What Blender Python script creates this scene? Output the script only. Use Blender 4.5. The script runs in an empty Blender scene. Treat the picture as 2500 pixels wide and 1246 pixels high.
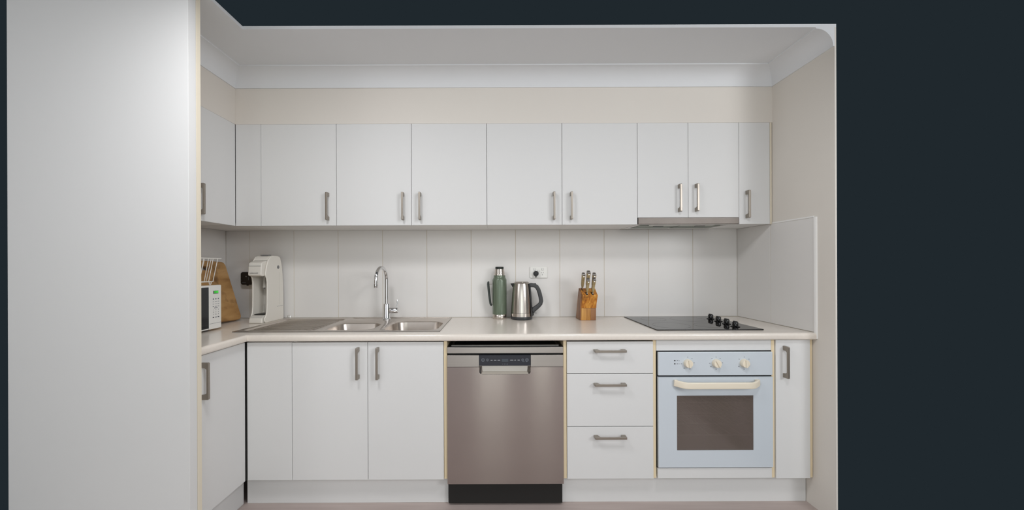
import bpy, bmesh, math, random
from mathutils import Vector, Matrix
random.seed(7)
S = bpy.context.scene
COL = S.collection
PI = math.pi

# ---------------------------------------------------------------- camera
# world: X right, Y away from the camera (tiled wall face is Y = 0), Z up, floor Z = 0, metres
cd = bpy.data.cameras.new('camera'); cam = bpy.data.objects.new('camera', cd); COL.objects.link(cam)
F, U0, V0, ROLL = 891.03, 1215.32, 649.91, 0.0038
cd.sensor_fit = 'HORIZONTAL'; cd.sensor_width = 36.0
cd.lens = F / 2500 * 36
cd.shift_x = (1250 - U0) / 2500
cd.shift_y = (V0 - 623) / 2500
cd.clip_start = 0.02
cam.location = (0, -2.47, 1.2466)
cam.rotation_euler = (Matrix.Rotation(PI/2, 3, 'X') @ Matrix.Rotation(-ROLL, 3, 'Z')).to_euler()
S.camera = cam

# ---------------------------------------------------------------- world, lights, exposure
def lin(c):
    r = []
    for v in c:
        v /= 255.0
        r.append(v/12.92 if v <= .04045 else ((v+.055)/1.055)**2.4)
    return (*r, 1.0)
w = bpy.data.worlds.new('world'); S.world = w; w.use_nodes = True
w.node_tree.nodes['Background'].inputs[0].default_value = lin((32, 40, 45))
w.node_tree.nodes['Background'].inputs[1].default_value = 1.0
S.view_settings.view_transform = 'Standard'
try: S.view_settings.look = 'None'
except Exception: pass
S.view_settings.exposure = 0.0; S.view_settings.gamma = 1.0
S.view_settings.use_curve_mapping = False

def area(name, loc, target, sx, sy, power, col=(1, 1, 1), shape='RECTANGLE'):
    l = bpy.data.lights.new(name, 'AREA'); l.shape = shape; l.size = sx; l.size_y = sy
    l.energy = power; l.color = col
    o = bpy.data.objects.new(name, l); COL.objects.link(o); o.location = loc
    d = Vector(target) - Vector(loc)
    o.rotation_euler = d.to_track_quat('-Z', 'Z').to_euler()
    return o
# soft daylight fill added behind the camera; strips placed to streak the dishwasher steel
area('added_rear_fill', (0.0, -4.86, 1.22), (0, 0, 1.22), 5.0, 2.1, 33, (.95, .97, 1.0))
area('added_streak_light', (-0.10, -4.80, 1.0), (-0.10, 0, 1.0), .47, 1.7, 6.5, (.9, 1.0, .92))
area('added_streak_light', (0.70, -4.80, 1.0), (.70, 0, 1.0), .24, 1.7, 3.3, (.9, 1.0, .9))
# high side lights added out of view to fill the left run and right wall
area('added_right_fill', (2.92, -3.7, 2.1), (-1.0, -.6, 1.2), 1.9, .9, 66, (.96, .975, 1.0))
area('added_left_fill', (-2.92, -3.7, 2.1), (1.0, -.6, 1.2), 1.9, .9, 22, (.96, .975, 1.0))
# round ceiling lamp of the kitchen, then a second one added for evener light
area('ceiling_lamp', (0.72, -1.75, 2.36), (0.72, -1.75, 0), .36, .36, 12, (.98, .98, 1.0), 'DISK')
area('ceiling_lamp', (-0.74, -1.5, 2.36), (-0.74, -1.5, 0), .36, .36, 13, (.98, .98, 1.0), 'DISK')

# ---------------------------------------------------------------- materials
MATS = {}
def mat(name, col, rough=.5, metal=0.0, spec=.5, noise=None, bump=None, aniso=0.0, alpha=1.0, emit=None, coat=0.0):
    """noise=(scale xyz, strength, second colour); bump=(scale xyz, strength, distance)"""
    m = bpy.data.materials.new(name); m.use_nodes = True
    nt = m.node_tree; b = nt.nodes['Principled BSDF']
    b.inputs['Base Color'].default_value = lin(col); b.inputs['Roughness'].default_value = rough
    b.inputs['Metallic'].default_value = metal; b.inputs['Specular IOR Level'].default_value = spec
    b.inputs['Coat Weight'].default_value = coat; b.inputs['Coat Roughness'].default_value = .08
    b.inputs['Alpha'].default_value = alpha
    if aniso:
        b.inputs['Anisotropic'].default_value = aniso
        tv = nt.nodes.new('ShaderNodeCombineXYZ'); tv.inputs[2].default_value = 1.0
        nt.links.new(tv.outputs[0], b.inputs['Tangent'])
    if emit:
        b.inputs['Emission Color'].default_value = lin(emit[0]); b.inputs['Emission Strength'].default_value = emit[1]
    def tex(scale, detail=4):
        tc = nt.nodes.new('ShaderNodeTexCoord'); mp = nt.nodes.new('ShaderNodeMapping'); mp.inputs['Scale'].default_value = scale
        n = nt.nodes.new('ShaderNodeTexNoise'); n.inputs['Scale'].default_value = 1.0; n.inputs['Detail'].default_value = detail
        nt.links.new(tc.outputs['Object'], mp.inputs[0]); nt.links.new(mp.outputs[0], n.inputs['Vector']); return n
    if noise:
        n = tex(noise[0]); r = nt.nodes.new('ShaderNodeValToRGB')
        r.color_ramp.elements[0].position = .35; r.color_ramp.elements[1].position = .65
        r.color_ramp.elements[0].color = lin(col); r.color_ramp.elements[1].color = lin(noise[2])
        mx = nt.nodes.new('ShaderNodeMix'); mx.data_type = 'RGBA'; mx.inputs[0].default_value = noise[1]
        mx.inputs[6].default_value = lin(col)
        nt.links.new(n.outputs['Fac'], r.inputs[0]); nt.links.new(r.outputs[0], mx.inputs[7])
        nt.links.new(mx.outputs[2], b.inputs['Base Color'])
    if bump:
        n = tex(bump[0]); bp = nt.nodes.new('ShaderNodeBump'); bp.inputs['Strength'].default_value = bump[1]; bp.inputs['Distance'].default_value = bump[2]
        nt.links.new(n.outputs['Fac'], bp.inputs['Height']); nt.links.new(bp.outputs[0], b.inputs['Normal'])
    MATS[name] = m
    return m
def wood(name, stops, stretch, rough=.45, knots=0.0):
    m = bpy.data.materials.new(name); m.use_nodes = True
    nt = m.node_tree; b = nt.nodes['Principled BSDF']; b.inputs['Roughness'].default_value = rough
    tc = nt.nodes.new('ShaderNodeTexCoord'); mp = nt.nodes.new('ShaderNodeMapping'); mp.inputs['Scale'].default_value = stretch
    n = nt.nodes.new('ShaderNodeTexNoise'); n.inputs['Scale'].default_value = 1; n.inputs['Detail'].default_value = 5; n.inputs['Distortion'].default_value = .6
    r = nt.nodes.new('ShaderNodeValToRGB'); e = r.color_ramp.elements
    e[0].position = stops[0][0]; e[0].color = lin(stops[0][1]); e[1].position = stops[-1][0]; e[1].color = lin(stops[-1][1])
    for p, c in stops[1:-1]:
        x = e.new(p); x.color = lin(c)
    nt.links.new(tc.outputs['Object'], mp.inputs[0]); nt.links.new(mp.outputs[0], n.inputs['Vector']); nt.links.new(n.outputs['Fac'], r.inputs[0])
    out = r.outputs[0]
    if knots:
        n2 = nt.nodes.new('ShaderNodeTexNoise'); n2.inputs['Scale'].default_value = 14; n2.inputs['Detail'].default_value = 3
        nt.links.new(tc.outputs['Object'], n2.inputs['Vector'])
        r2 = nt.nodes.new('ShaderNodeValToRGB'); r2.color_ramp.elements[0].position = .58; r2.color_ramp.elements[1].position = .78
        r2.color_ramp.elements[0].color = (0, 0, 0, 1); r2.color_ramp.elements[1].color = (knots, knots, knots, 1)
        nt.links.new(n2.outputs['Fac'], r2.inputs[0])
        mx = nt.nodes.new('ShaderNodeMix'); mx.data_type = 'RGBA'; mx.inputs[7].default_value = lin((84, 52, 26))
        nt.links.new(r2.outputs[0], mx.inputs[0]); nt.links.new(out, mx.inputs[6]); out = mx.outputs[2]
    nt.links.new(out, b.inputs['Base Color'])
    MATS[name] = m
mat('paint', (225, 220, 212), .75, spec=.15, noise=((1.3,)*3, .3, (220, 213, 206)), bump=((260,)*3, .05, .001))
mat('ceiling_white', (228, 230, 232), .8, spec=.2)
mat('laminate', (221, 221, 220), .6, spec=.1, noise=((.9,)*3, .3, (219, 219, 217)))
mat('carcass', (236, 235, 232), .5, spec=.3)
mat('cream_edge', (230, 213, 180), .55, spec=.2, noise=((2, 2, 3), .5, (230, 211, 174)))
mat('pale_edge', (226, 217, 198), .55, spec=.2)
mat('benchtop', (232, 224, 214), .22, spec=.65, noise=((70, 70, 70), .4, (224, 215, 204)))
mat('tile', (227, 225, 222), .28, spec=.22, noise=((.8,)*3, .25, (224, 220, 216)), bump=((3, 3, 3), .04, .004))
mat('grout', (212, 203, 187), .9, spec=.1)
mat('trim_white', (240, 239, 236), .35)
mat('steel', (176, 170, 165), .36, 1.0, noise=((2, 2, 300), .25, (160, 154, 149)), aniso=.6)
mat('steel_door', (172, 162, 158), .20, 1.0, noise=((1.5, 1, 2.5), .4, (160, 150, 146)), bump=((3.2, 1, 1.2), .05, .02), aniso=.98)
mat('hood_steel', (128, 121, 115), .5, .8, noise=((14, 14, 14), .35, (112, 104, 98)))
mat('lamplit_steel', (232, 224, 210), .55, .7)  # paler than the other steel: lamp reflection on the grip lip painted in
mat('steel_dark', (150, 146, 142), .3, 1.0)
mat('sink_steel', (206, 198, 190), .30, 1.0, noise=((9, 9, 9), .35, (184, 174, 166)))
mat('chrome', (225, 225, 226), .06, 1.0)
mat('nickel', (158, 150, 140), .38, .85)
mat('black', (16, 16, 17), .4)
mat('black_gloss', (12, 12, 13), .07)
mat('hob_glass', (18, 16, 14), .05, spec=.3)
mat('hob_ring', (44, 41, 39), .2)
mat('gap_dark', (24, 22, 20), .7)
mat('panel_black', (38, 41, 50), .25)
mat('mark_white', (215, 218, 222), .5)
mat('mark_grey', (110, 116, 124), .5)
mat('mark_dark', (62, 66, 74), .6)
mat('lcd_grey', (62, 70, 78), .4)
mat('oven_white', (205, 213, 220), .2, spec=.5)
mat('oven_cream', (236, 226, 206), .38)
mat('oven_glass', (118, 106, 100), .12, spec=.6, alpha=.72, noise=((7, 7, 3), .4, (104, 94, 84)))  # brown-grey stands in for the room reflected in the pane, put into its colour
mat('rack_wire', (235, 232, 226), .4)
mat('oven_inside', (70, 62, 58), .6)
mat('green_hammer', (102, 115, 97), .34, .25, coat=.25, bump=((420,)*3, .12, .001))
mat('dark_green', (38, 45, 41), .4)
mat('kettle_steel', (205, 198, 190), .24, 1.0, noise=((500, 500, 1.5), .25, (180, 172, 164)))
mat('kettle_grey', (56, 57, 58), .42)
mat('soda_white', (232, 228, 219), .34)
mat('soda_inner', (206, 203, 196), .3)
mat('grey_plastic', (128, 128, 128), .4)
mat('mw_white', (236, 235, 231), .35)
mat('mw_glass', (30, 33, 38), .12)
mat('lcd_green', (70, 200, 70), .4, emit=((70, 225, 70), .9))
mat('lcd_back', (52, 62, 50), .4)
mat('wire_white', (240, 238, 232), .4)
mat('outlet_white', (232, 231, 226), .35)
mat('floor_vinyl', (186, 172, 166), .45, noise=((3, 40, 3), .5, (170, 154, 148)))
mat('rear_paint', (112, 96, 92), .8)
mat('filter_mesh', (150, 156, 146), .4, .7, noise=((600, 600, 1), .5, (110, 116, 108)))
wood('acacia', [(.25, (112, 62, 24)), (.42, (176, 106, 34)), (.55, (206, 140, 52)), (.72, (226, 172, 88))], (60, 60, 2.2), .4, .8)
wood('acacia_side', [(.25, (92, 58, 36)), (.5, (140, 96, 62)), (.75, (176, 128, 84))], (20, 20, 3), .45)
wood('acacia_base', [(.3, (150, 98, 44)), (.5, (204, 150, 78)), (.7, (226, 182, 112))], (40, 30, 2.5), .42)
wood('knife_wood', [(.25, (122, 104, 70)), (.5, (160, 140, 100)), (.75, (184, 166, 126))], (120, 120, 8), .5)
wood('board_wood', [(.2, (150, 108, 62)), (.5, (186, 144, 92)), (.8, (206, 166, 114))], (30, 5, 16), .55, .7)

# ---------------------------------------------------------------- mesh helpers
class MB:
    """collects pieces in world coordinates; build() links them as one mesh object"""
    def __init__(s): s.v = []; s.f = []
    def add(s, v, f):
        n = len(s.v); s.v += [tuple(p) for p in v]; s.f += [tuple(i+n for i in q) for q in f]; return s
    def box(s, x0, x1, y0, y1, z0, z1):
        v = [(x, y, z) for z in (z0, z1) for y in (y0, y1) for x in (x0, x1)]
        return s.add(v, [(0, 2, 3, 1), (4, 5, 7, 6), (0, 1, 5, 4), (2, 6, 7, 3), (0, 4, 6, 2), (1, 3, 7, 5)])
    def prism(s, pts, axis, a, b):
        """closed 2D polygon extruded along an axis; pts are the other two coordinates in axis order"""
        def P(p, t):
            return {'X': (t, p[0], p[1]), 'Y': (p[0], t, p[1]), 'Z': (p[0], p[1], t)}[axis]
        n = len(pts); v = [P(p, a) for p in pts] + [P(p, b) for p in pts]
        f = [tuple(range(n))[::-1], tuple(range(n, 2*n))] + [(i, (i+1) % n, n+(i+1) % n, n+i) for i in range(n)]
        return s.add(v, f)
    def lathe(s, prof, c, seg=40, a0=0.0, a1=2*PI, axis='Z', cap=True):
        full = abs(a1-a0-2*PI) < 1e-6
        k = seg if full else seg+1
        v = []; f = []
        for r, h in prof:
            for i in range(k):
                a = a0+(a1-a0)*i/seg
                p = (r*math.cos(a), r*math.sin(a), h)
                if axis == 'X': p = (p[2], p[0], p[1])
                elif axis == 'Y': p = (p[0], p[2], p[1])
                v.append((p[0]+c[0], p[1]+c[1], p[2]+c[2]))
        for j in range(len(prof)-1):
            for i in range(seg):
                i2 = (i+1) % k
                f.append((j*k+i, j*k+i2, (j+1)*k+i2, (j+1)*k+i))
        if cap and full:
            f.append(tuple(range(k))[::-1]); n = (len(prof)-1)*k; f.append(tuple(range(n, n+k)))
        return s.add(v, f)
    def sweep(s, path, section, up=(0, 1, 0), scale=None):
        """section = list of (a along up, b along side); path = 3D points; up roughly normal to the path"""
        P = [Vector(p) for p in path]; n = len(section); v = []; f = []
        up = Vector(up)
        for i, p in enumerate(P):
            t = (P[min(i+1, len(P)-1)] - P[max(i-1, 0)]).normalized()
            u = (up - t*up.dot(t)).normalized(); d = t.cross(u)
            k = scale[i] if scale else 1
            for a, b in section: v.append(p + u*a*k + d*b*k)
        for i in range(len(P)-1):
            for j in range(n):
                j2 = (j+1) % n; f.append((i*n+j, i*n+j2, (i+1)*n+j2, (i+1)*n+j))
        f.append(tuple(range(n))[::-1]); f.append(tuple(range((len(P)-1)*n, len(P)*n)))
        return s.add(v, f)
    def tube(s, path, r, seg=10, up=None):
        P = [Vector(p) for p in path]
        if up is None:
            d = P[-1]-P[0]
            up = (0, 1, 0) if abs(d.normalized().y) < .7 else (1, 0, 0)
        return s.sweep(path, [(r*math.cos(2*PI*i/seg), r*math.sin(2*PI*i/seg)) for i in range(seg)], up)
    def build(s, name, m, parent=None, bevel=0.0, seg=2, smooth=False, kind=None, angle=40):
        me = bpy.data.meshes.new(name)
        off = root_loc(parent)
        me.from_pydata([(p[0]-off[0], p[1]-off[1], p[2]-off[2]) for p in s.v], [], s.f)
        bm = bmesh.new(); bm.from_mesh(me); bmesh.ops.recalc_face_normals(bm, faces=bm.faces)
        bm.to_mesh(me); bm.free()
        me.materials.append(MATS[m])
        o = bpy.data.objects.new(name, me); COL.objects.link(o)
        if parent: o.parent = parent
        if bevel:
            b = o.modifiers.new('bevel', 'BEVEL'); b.width = bevel; b.segments = seg; b.limit_method = 'ANGLE'; b.angle_limit = math.radians(angle)
        if smooth or bevel:
            for p in me.polygons: p.use_smooth = True
            if smooth:
                me.set_sharp_from_angle(angle=math.radians(angle))
            elif bevel:
                wn = o.modifiers.new('normals', 'WEIGHTED_NORMAL'); wn.keep_sharp = False; wn.weight = 80
        if kind: o['kind'] = kind
        return o
def root_loc(o):
    v = Vector((0, 0, 0))
    while o: v += o.location; o = o.parent
    return v
def tag(o, label, cat, group=None):
    o['label'] = label; o['category'] = cat
    if group: o['group'] = group
    return o
def thing(name, label, cat, loc, group=None):
    o = bpy.data.objects.new(name, None); COL.objects.link(o); o.location = loc; o.empty_display_size = .05
    return tag(o, label, cat, group)
def copy_mesh(src, parent, loc, rot=None):
    """copy of a mesh object placed at a world location under a parent"""
    o = src.copy(); COL.objects.link(o); o.parent = parent
    o.location = Vector(loc) - root_loc(parent)
    if rot: o.rotation_euler = rot
    return o
def rrect(x0, x1, y0, y1, r, n=6):
    """rounded rectangle, counter-clockwise, n segments per corner"""
    pts = []
    for cx, cy, a in ((x1-r, y1-r, 0), (x0+r, y1-r, 90), (x0+r, y0+r, 180), (x1-r, y0+r, 270)):
        for i in range(n+1):
            t = math.radians(a+90*i/n); pts.append((cx+r*math.cos(t), cy+r*math.sin(t)))
    return pts
def text_mesh(name, body, size, loc, rot, m, parent, align='CENTER', depth=.0003):
    cu = bpy.data.curves.new(name, 'FONT'); cu.body = body; cu.size = size; cu.align_x = align; cu.align_y = 'CENTER'; cu.extrude = depth
    t = bpy.data.objects.new(name, cu); me = bpy.data.meshes.new_from_object(t)
    bpy.data.objects.remove(t)
    me.materials.clear(); me.materials.append(MATS[m])
    o = bpy.data.objects.new(name, me); COL.objects.link(o); o.parent = parent
    o.location = Vector(loc)-root_loc(parent); o.rotation_euler = rot
    return o
def struct(o): o['kind'] = 'structure'; return o

# ---------------------------------------------------------------- room shell
XR, XL, ZC = 1.62, -1.84, .90
ZTILE = 1.492; ZCOR = 2.299; ZCEIL = 2.39
YCUT = -.7154; YEND = -.965
CABY = -.316; CABX = -1.546          # fronts of the wall cabinets (back run, left run)
struct(MB().box(XL-.1, XR+.011, -2.62, .1, -.05, 0).build('floor', 'floor_vinyl'))
struct(MB().box(XL-.1, XR+.011, YCUT, .1, ZCEIL, ZCEIL+.015).box(XL-.1, -1.2225, -1.026, YCUT, ZCEIL, ZCEIL+.015).build('ceiling', 'ceiling_white'))
wb = struct(MB().box(XL-.1, XR+.011, .003, .1, 0, ZCEIL).build('wall_back', 'paint'))
wl = struct(MB().box(XL-.1, XL-.003, YEND, .003, 0, ZCEIL).build('wall_left', 'paint'))
wr = struct(MB().box(XR+.003, XR+.011, YCUT, .003, 0, ZCEIL).build('wall_right', 'paint'))
# the living room behind the camera: floor, rear wall with window openings, side walls, ceiling
struct(MB().box(-3.1, 3.1, -5.0, -2.62, -.05, -.0005).build('floor_living', 'floor_vinyl'))
struct(MB().box(-3.1, 3.1, -5.0, -2.62, 2.72, 2.75).build('ceiling_living', 'ceiling_white'))
rw = MB()
rw.box(-3.1, 3.1, -5.0, -4.9, 0, .14); rw.box(-3.1, 3.1, -5.0, -4.9, 2.32, 2.72)
rw.box(-3.1, -2.55, -5.0, -4.9, .14, 2.32); rw.box(2.55, 3.1, -5.0, -4.9, .14, 2.32)
struct(rw.build('wall_rear', 'rear_paint'))
for nm, x0, x1 in (('wall_living_left', -3.1, -3.0), ('wall_living_right', 3.0, 3.1)):
    m = MB(); m.box(x0, x1, -4.9, -2.62, 0, 1.62); m.box(x0, x1, -4.9, -2.62, 2.58, 2.72)
    m.box(x0, x1, -4.9, -4.68, 1.62, 2.58); m.box(x0, x1, -2.72, -2.62, 1.62, 2.58)
    struct(m.build(nm, 'paint'))
# bulkhead above the wall cabinets, both runs
ZB0 = 2.089
struct(MB().box(CABX, XR+.003, CABY, .003, ZB0, ZCEIL).build('wall_bulkhead_back', 'paint'))
struct(MB().box(XL-.003, CABX, YEND, .003, ZB0, ZCEIL).build('wall_bulkhead_left', 'paint'))
# cove cornice: profile (out from the wall, height)
cov = [(.0, ZCOR), (.006, ZCOR)]
for i in range(1, 9):
    a = PI/2*i/9; cov.append((.090-.084*math.cos(a)+.0, ZCEIL-.006-(ZCEIL-ZCOR-.006)*(1-math.sin(a))))
cov += [(.090, ZCEIL-.006), (.090, ZCEIL), (0, ZCEIL)]
def cornice(name, A, B):
    m = MB(); n = len(cov)
    m.add([A(o, z) for o, z in cov]+[B(o, z) for o, z in cov], [tuple(range(n)), tuple(range(n, 2*n))]+[(i, (i+1) % n, n+(i+1) % n, n+i) for i in range(n)])
    return struct(m.build(name, 'ceiling_white', smooth=True, angle=30))
cornice('trim_1', lambda o, z: (CABX+o, CABY-o, z), lambda o, z: (XR+.003-o, CABY-o, z))
cornice('trim_2', lambda o, z: (XR+.003-o, CABY-o, z), lambda o, z: (XR+.003-o, YCUT, z))
cornice('trim_3', lambda o, z: (CABX+o, CABY-o, z), lambda o, z: (CABX+o, YEND, z))
# splashback tiles, one by one; grout recessed
def tile_mesh(name, dx, dy, dz): 
    return MB().box(*dx, *dy, *dz)
G = .0016
first = None
i = 0; x = XR
while x > XL+.01:
    x0 = max(x-.30, XL)
    if first is None or abs((x-x0)-.3) > 1e-4:
        o = MB().box(x0+G-x, -G, 0, .006, ZC+.002, ZTILE-.001).build('tile', 'tile', None, .0008, 1)
        if first is None: first = o
    else:
        o = first.copy(); COL.objects.link(o)
    o.parent = wb; o.location = (x, 0, 0)
    x -= .30
rt = None
for y0, y1 in ((-.30, 0), (-.60, -.30)):
    if rt is None: rt = o = MB().box(XR, XR+.006, -.30+G, -G, ZC+.002, ZTILE-.001).build('tile', 'tile', None, .0008, 1)
    else: o = rt.copy(); COL.objects.link(o)
    o.parent = wr; o.location = (0, y1, 0)
tt = MB().prism([(XR+.004, -.618), (XR-.002, -.616), (XR-.005, -.611), (XR-.005, -.603), (XR+.004, -.6005)], 'Z', ZC-.03, ZTILE).build('tile_trim', 'trim_white', wr, .001, 2)
tt2 = MB().box(XR-.003, XR+.004, -.6005, CABY-.002, ZTILE-.002, ZTILE+.006).build('tile_trim', 'trim_white', wr, .001, 2)
for k in range(3):
    y1 = -.30*k
    o = MB().box(XL-.006, XL, max(y1-.30, YEND)+G, y1-G, ZC+.002, ZTILE-.001).build('tile', 'tile', wl, .0008, 1)
for nm, m in (('grout', MB().box(XL, XR, .0022, .0032, ZC, ZTILE)),):
    m.build(nm, 'grout', wb)
MB().box(XR+.0022, XR+.0032, -.60, 0, ZC, ZTILE).build('grout', 'grout', wr)
MB().box(XL-.0032, XL-.0022, YEND, 0, ZC, ZTILE).build('grout', 'grout', wl)

# tall end panel closing the left run
t = thing('tall_end_panel', 'tall white end panel with cream edge strip closing the cabinet run beside the microwave', 'panel', (-1.53, -1.0, 0))
MB().box(XL-.1, -1.2225, -.9868, YEND, 0, ZCEIL).build('edge_strip', 'pale_edge', t, .0008, 1)
MB().box(XL-.1, -1.2225, -1.026, -.9882, 0, ZCEIL).build('face_board', 'laminate', t, .0012, 2)

# ---------------------------------------------------------------- handle (one mesh, shared)
HL = .162
hb = MB()
# side profile: (depth out of the door, along the length)
hp = [(0, -HL/2), (.030, -HL/2), (.033, -HL/2+.004), (.033, HL/2-.004), (.030, HL/2), (0, HL/2), (0, HL/2-.021), (.017, HL/2-.024), (.0245, HL/2-.030), (.0245, -HL/2+.030), (.017, -HL/2+.024), (0, -HL/2+.021)]
hb.prism([(-a, b) for a, b in hp], 'X', -.0055, .0055)
proto_handle = hb.build('handle', 'nickel', None, .0012, 2)
used = [False]
def handle(parent, loc, rot=(0, 0, 0)):
    if not used[0]:
        used[0] = True; o = proto_handle; o.parent = parent; o.location = Vector(loc)-root_loc(parent)
    else:
        o = copy_mesh(proto_handle, parent, loc)
    o.rotation_euler = rot
    return o
HZ = (0, PI/2, 0)          # horizontal bar
HX = (0, 0, PI/2)          # facing +X

# ---------------------------------------------------------------- wall cabinets
g = .0012
WT, WB_ = 2.087, 1.491
DY0, DY1 = CABY, CABY+.018
def carcass(t, x0, x1, y0, y1, z0, z1, th=.016, edge=None):
    MB().box(x0, x0+th, y0, y1, z0, z1).build('side_panel', edge or 'carcass', t)
    MB().box(x1-th, x1, y0, y1, z0, z1).build('side_panel', edge or 'carcass', t)
    MB().box(x0+th, x1-th, y0, y1, z0, z0+th).build('bottom_panel', 'carcass', t)
    MB().box(x0+th, x1-th, y1-.008, y1, z0+th, z1).build('back_panel', 'carcass', t)
    MB().box(x0+th, x1-th, y0, y1-.008, z1-th, z1).build('top_panel', 'carcass', t)
def wall_cab(x0, x1, doors, label, zb=WB_, grp='white wall cabinets over the bench'):
    t = thing('wall_cabinet', label, 'cabinet', ((x0+x1)/2, -.15, zb), grp)
    carcass(t, x0+.0004, x1-.0004, DY1+.001, -.001, zb, WT)
    for a, b, hx, hz in doors:
        d = MB().box(a+g, b-g, DY0, DY1, zb-.002, WT+.0017).build('door', 'laminate', t, .0012, 2)
        if hx is not None: handle(d, (hx, DY0, hz))
    return t
tag(MB().box(CABX+.0005, -1.396-g, DY0, DY1, WB_-.002, WT+.0017).build('corner_filler_panel', 'laminate', None, .0012, 2), 'narrow plain white filler panel in the corner of the wall cabinets, no handle', 'panel')
wall_cab(-1.396, -.951, [(-1.396, -.951, -.998, 1.601)], 'single-door white wall cabinet over the soda maker and draining board, handle at its right edge')
wall_cab(-.951, -.063, [(-.951, -.508, -.556, 1.600), (-.508, -.063, -.456, 1.600)], 'double-door white wall cabinet over the tap and sink bowls')
wall_cab(-.063, .826, [(-.063, .381, .331, 1.599), (.381, .826, .433, 1.599)], 'double-door white wall cabinet over the kettle and knife block')
wall_cab(.826, 1.425, [(.826, 1.1255, 1.069, 1.642), (1.1255, 1.425, 1.169, 1.644)], 'shorter double-door white wall cabinet directly above the rangehood', zb=1.531)
t = wall_cab(1.425, 1.618, [(1.425, 1.6085, 1.468, 1.604)], 'narrow single-door white wall cabinet between rangehood and side wall')
MB().box(1.6092, 1.6195, CABY+.001, DY1, WB_-.002, WT+.0017).build('edge_strip', 'pale_edge', t)
# left run
t = thing('wall_cabinet', 'white wall cabinet above the microwave, at right angles to the rest', 'cabinet', (-1.69, -.64, WB_), 'white wall cabinets over the bench')
MB().box(XL+.001, CABX-.019, YEND+.002, CABY, WB_, WB_+.016).build('bottom_panel', 'carcass', t)
MB().box(XL+.001, CABX-.019, YEND+.002, CABY, WT-.016, WT).build('top_panel', 'carcass', t)
MB().box(XL+.001, XL+.009, YEND+.002, CABY, WB_+.016, WT-.016).build('back_panel', 'carcass', t)
for y in (YEND+.002, CABY-.016): MB().box(XL+.009, CABX-.019, y, y+.016, WB_+.016, WT-.016).build('side_panel', 'carcass', t)
for a, b, hy in ((-.640, CABY-.001, -.583), (YEND+.003, -.642, -.90)):
    d = MB().box(CABX-.018, CABX, a+g, b-g, WB_-.002, WT+.0017).build('door', 'laminate', t, .0012, 2)
    handle(d, (CABX, hy, 1.601), HX)
tag(MB().box(XL+.001, -1.397, CABY+.02, -.001, WB_, WB_+.016).build('corner_soffit_board', 'carcass'), 'pale board under the corner of the wall cabinets, above the cutting board', 'board')

# ---------------------------------------------------------------- rangehood
t = thing('rangehood', 'slide-out stainless steel rangehood under the short wall cabinet above the cooktop', 'rangehood', (1.1245, -.15, 1.49))
MB().box(.829, 1.422, CABY-.004, CABY+.016, 1.4905, 1.5275).build('front_bar', 'hood_steel', t, .0015, 2)
MB().box(.832, 1.419, CABY+.017, -.03, 1.497, 1.5285).build('housing', 'steel_dark', t)
MB().box(.832, 1.419, CABY+.017, CABY+.045, 1.490, 1.4965).box(.832, 1.419, -.055, -.03, 1.490, 1.4965).box(.832, .86, CABY+.045, -.055, 1.490, 1.4965).box(1.391, 1.419, CABY+.045, -.055, 1.490, 1.4965).build('underside_frame', 'trim_white', t, .001, 1)
for a, b in ((.875, 1.118), (1.132, 1.376)):
    f = MB().box(a, b, CABY+.10, -.065, 1.4915, 1.4965).build('grease_filter', 'filter_mesh', t, .001, 1)
    MB().box((a+b)/2-.03, (a+b)/2+.03, CABY+.105, CABY+.118, 1.4895, 1.4915).build('filter_catch', 'black', f)
MB().box(.93, 1.32, CABY+.052, CABY+.092, 1.4905, 1.4965).build('lamp_cover', 'outlet_white', t, .002, 2)

# ---------------------------------------------------------------- base cabinets
BY0, BY1 = -.596, -.578
BT, BB = .864, .15
def base_box(t, x0, x1, y0=BY1+.001, y1=-.02, left=True, right=True, ye=-.589, th=.016):
    if left: MB().box(x0, x0+th, ye, y1, BB, BT).build('side_panel', 'cream_edge', t, .0006, 1)
    if right: MB().box(x1-th, x1, ye, y1, BB, BT).build('side_panel', 'cream_edge', t, .0006, 1)
    a = x0+(th if left else 0); b = x1-(th if right else 0)
    MB().box(a, b, y0, y1, BB, BB+th).build('bottom_panel', 'carcass', t)
    MB().box(a, b, y1-.008, y1, BB+th, BT).build('back_panel', 'carcass', t)
tag(MB().box(-1.2895, -1.059-g, BY0, BY1, BB, .858).build('corner_filler_panel', 'laminate', None, .0012, 2), 'plain white filler panel below the draining board, no handle', 'panel')
t = thing('base_cabinet', 'double-door white base cabinet under the sink bowls', 'cabinet', (-.66, -.3, 0), 'white base cabinets under the bench')
MB().box(-1.059, -1.043, BY1+.001, -.02, BB, BT).build('side_panel', 'carcass', t)
base_box(t, -1.043, -.2635, left=False)
for a, b, hx in ((-1.059, -.670, -.7165), (-.670, -.280, -.615)):
    d = MB().box(a+g, b-g, BY0, BY1, BB, .857).build('door', 'laminate', t, .0012, 2)
    handle(d, (hx, BY0, .752))
t = thing('drawer_cabinet', 'white drawer unit between dishwasher and oven', 'cabinet', (.575, -.3, 0), 'white base cabinets under the bench')
base_box(t, .336, .813)
for z0, z1, hz in ((.6925, .857, .812), (.4205, .6905, .640), (.15, .4185, .372)):
    d = MB().box(.3535, .796, BY0, BY1, z0+g, z1-g).build('drawer', 'laminate', t, .0012, 2)
    handle(d, (.570, BY0, hz), HZ)
    MB().box(.375, .775, BY1+.001, -.08, z0+.02, z1-.03).build('drawer_box', 'carcass', d)
t = thing('base_cabinet', 'narrow single-door white base cabinet between oven and side wall', 'cabinet', (1.513, -.3, 0), 'white base cabinets under the bench')
base_box(t, 1.424, 1.619, left=False)
d = MB().box(1.4245+g, 1.6025-g, BY0, BY1, BB, .862).build('door', 'laminate', t, .0012, 2)
handle(d, (1.467, BY0, .751))
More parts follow.
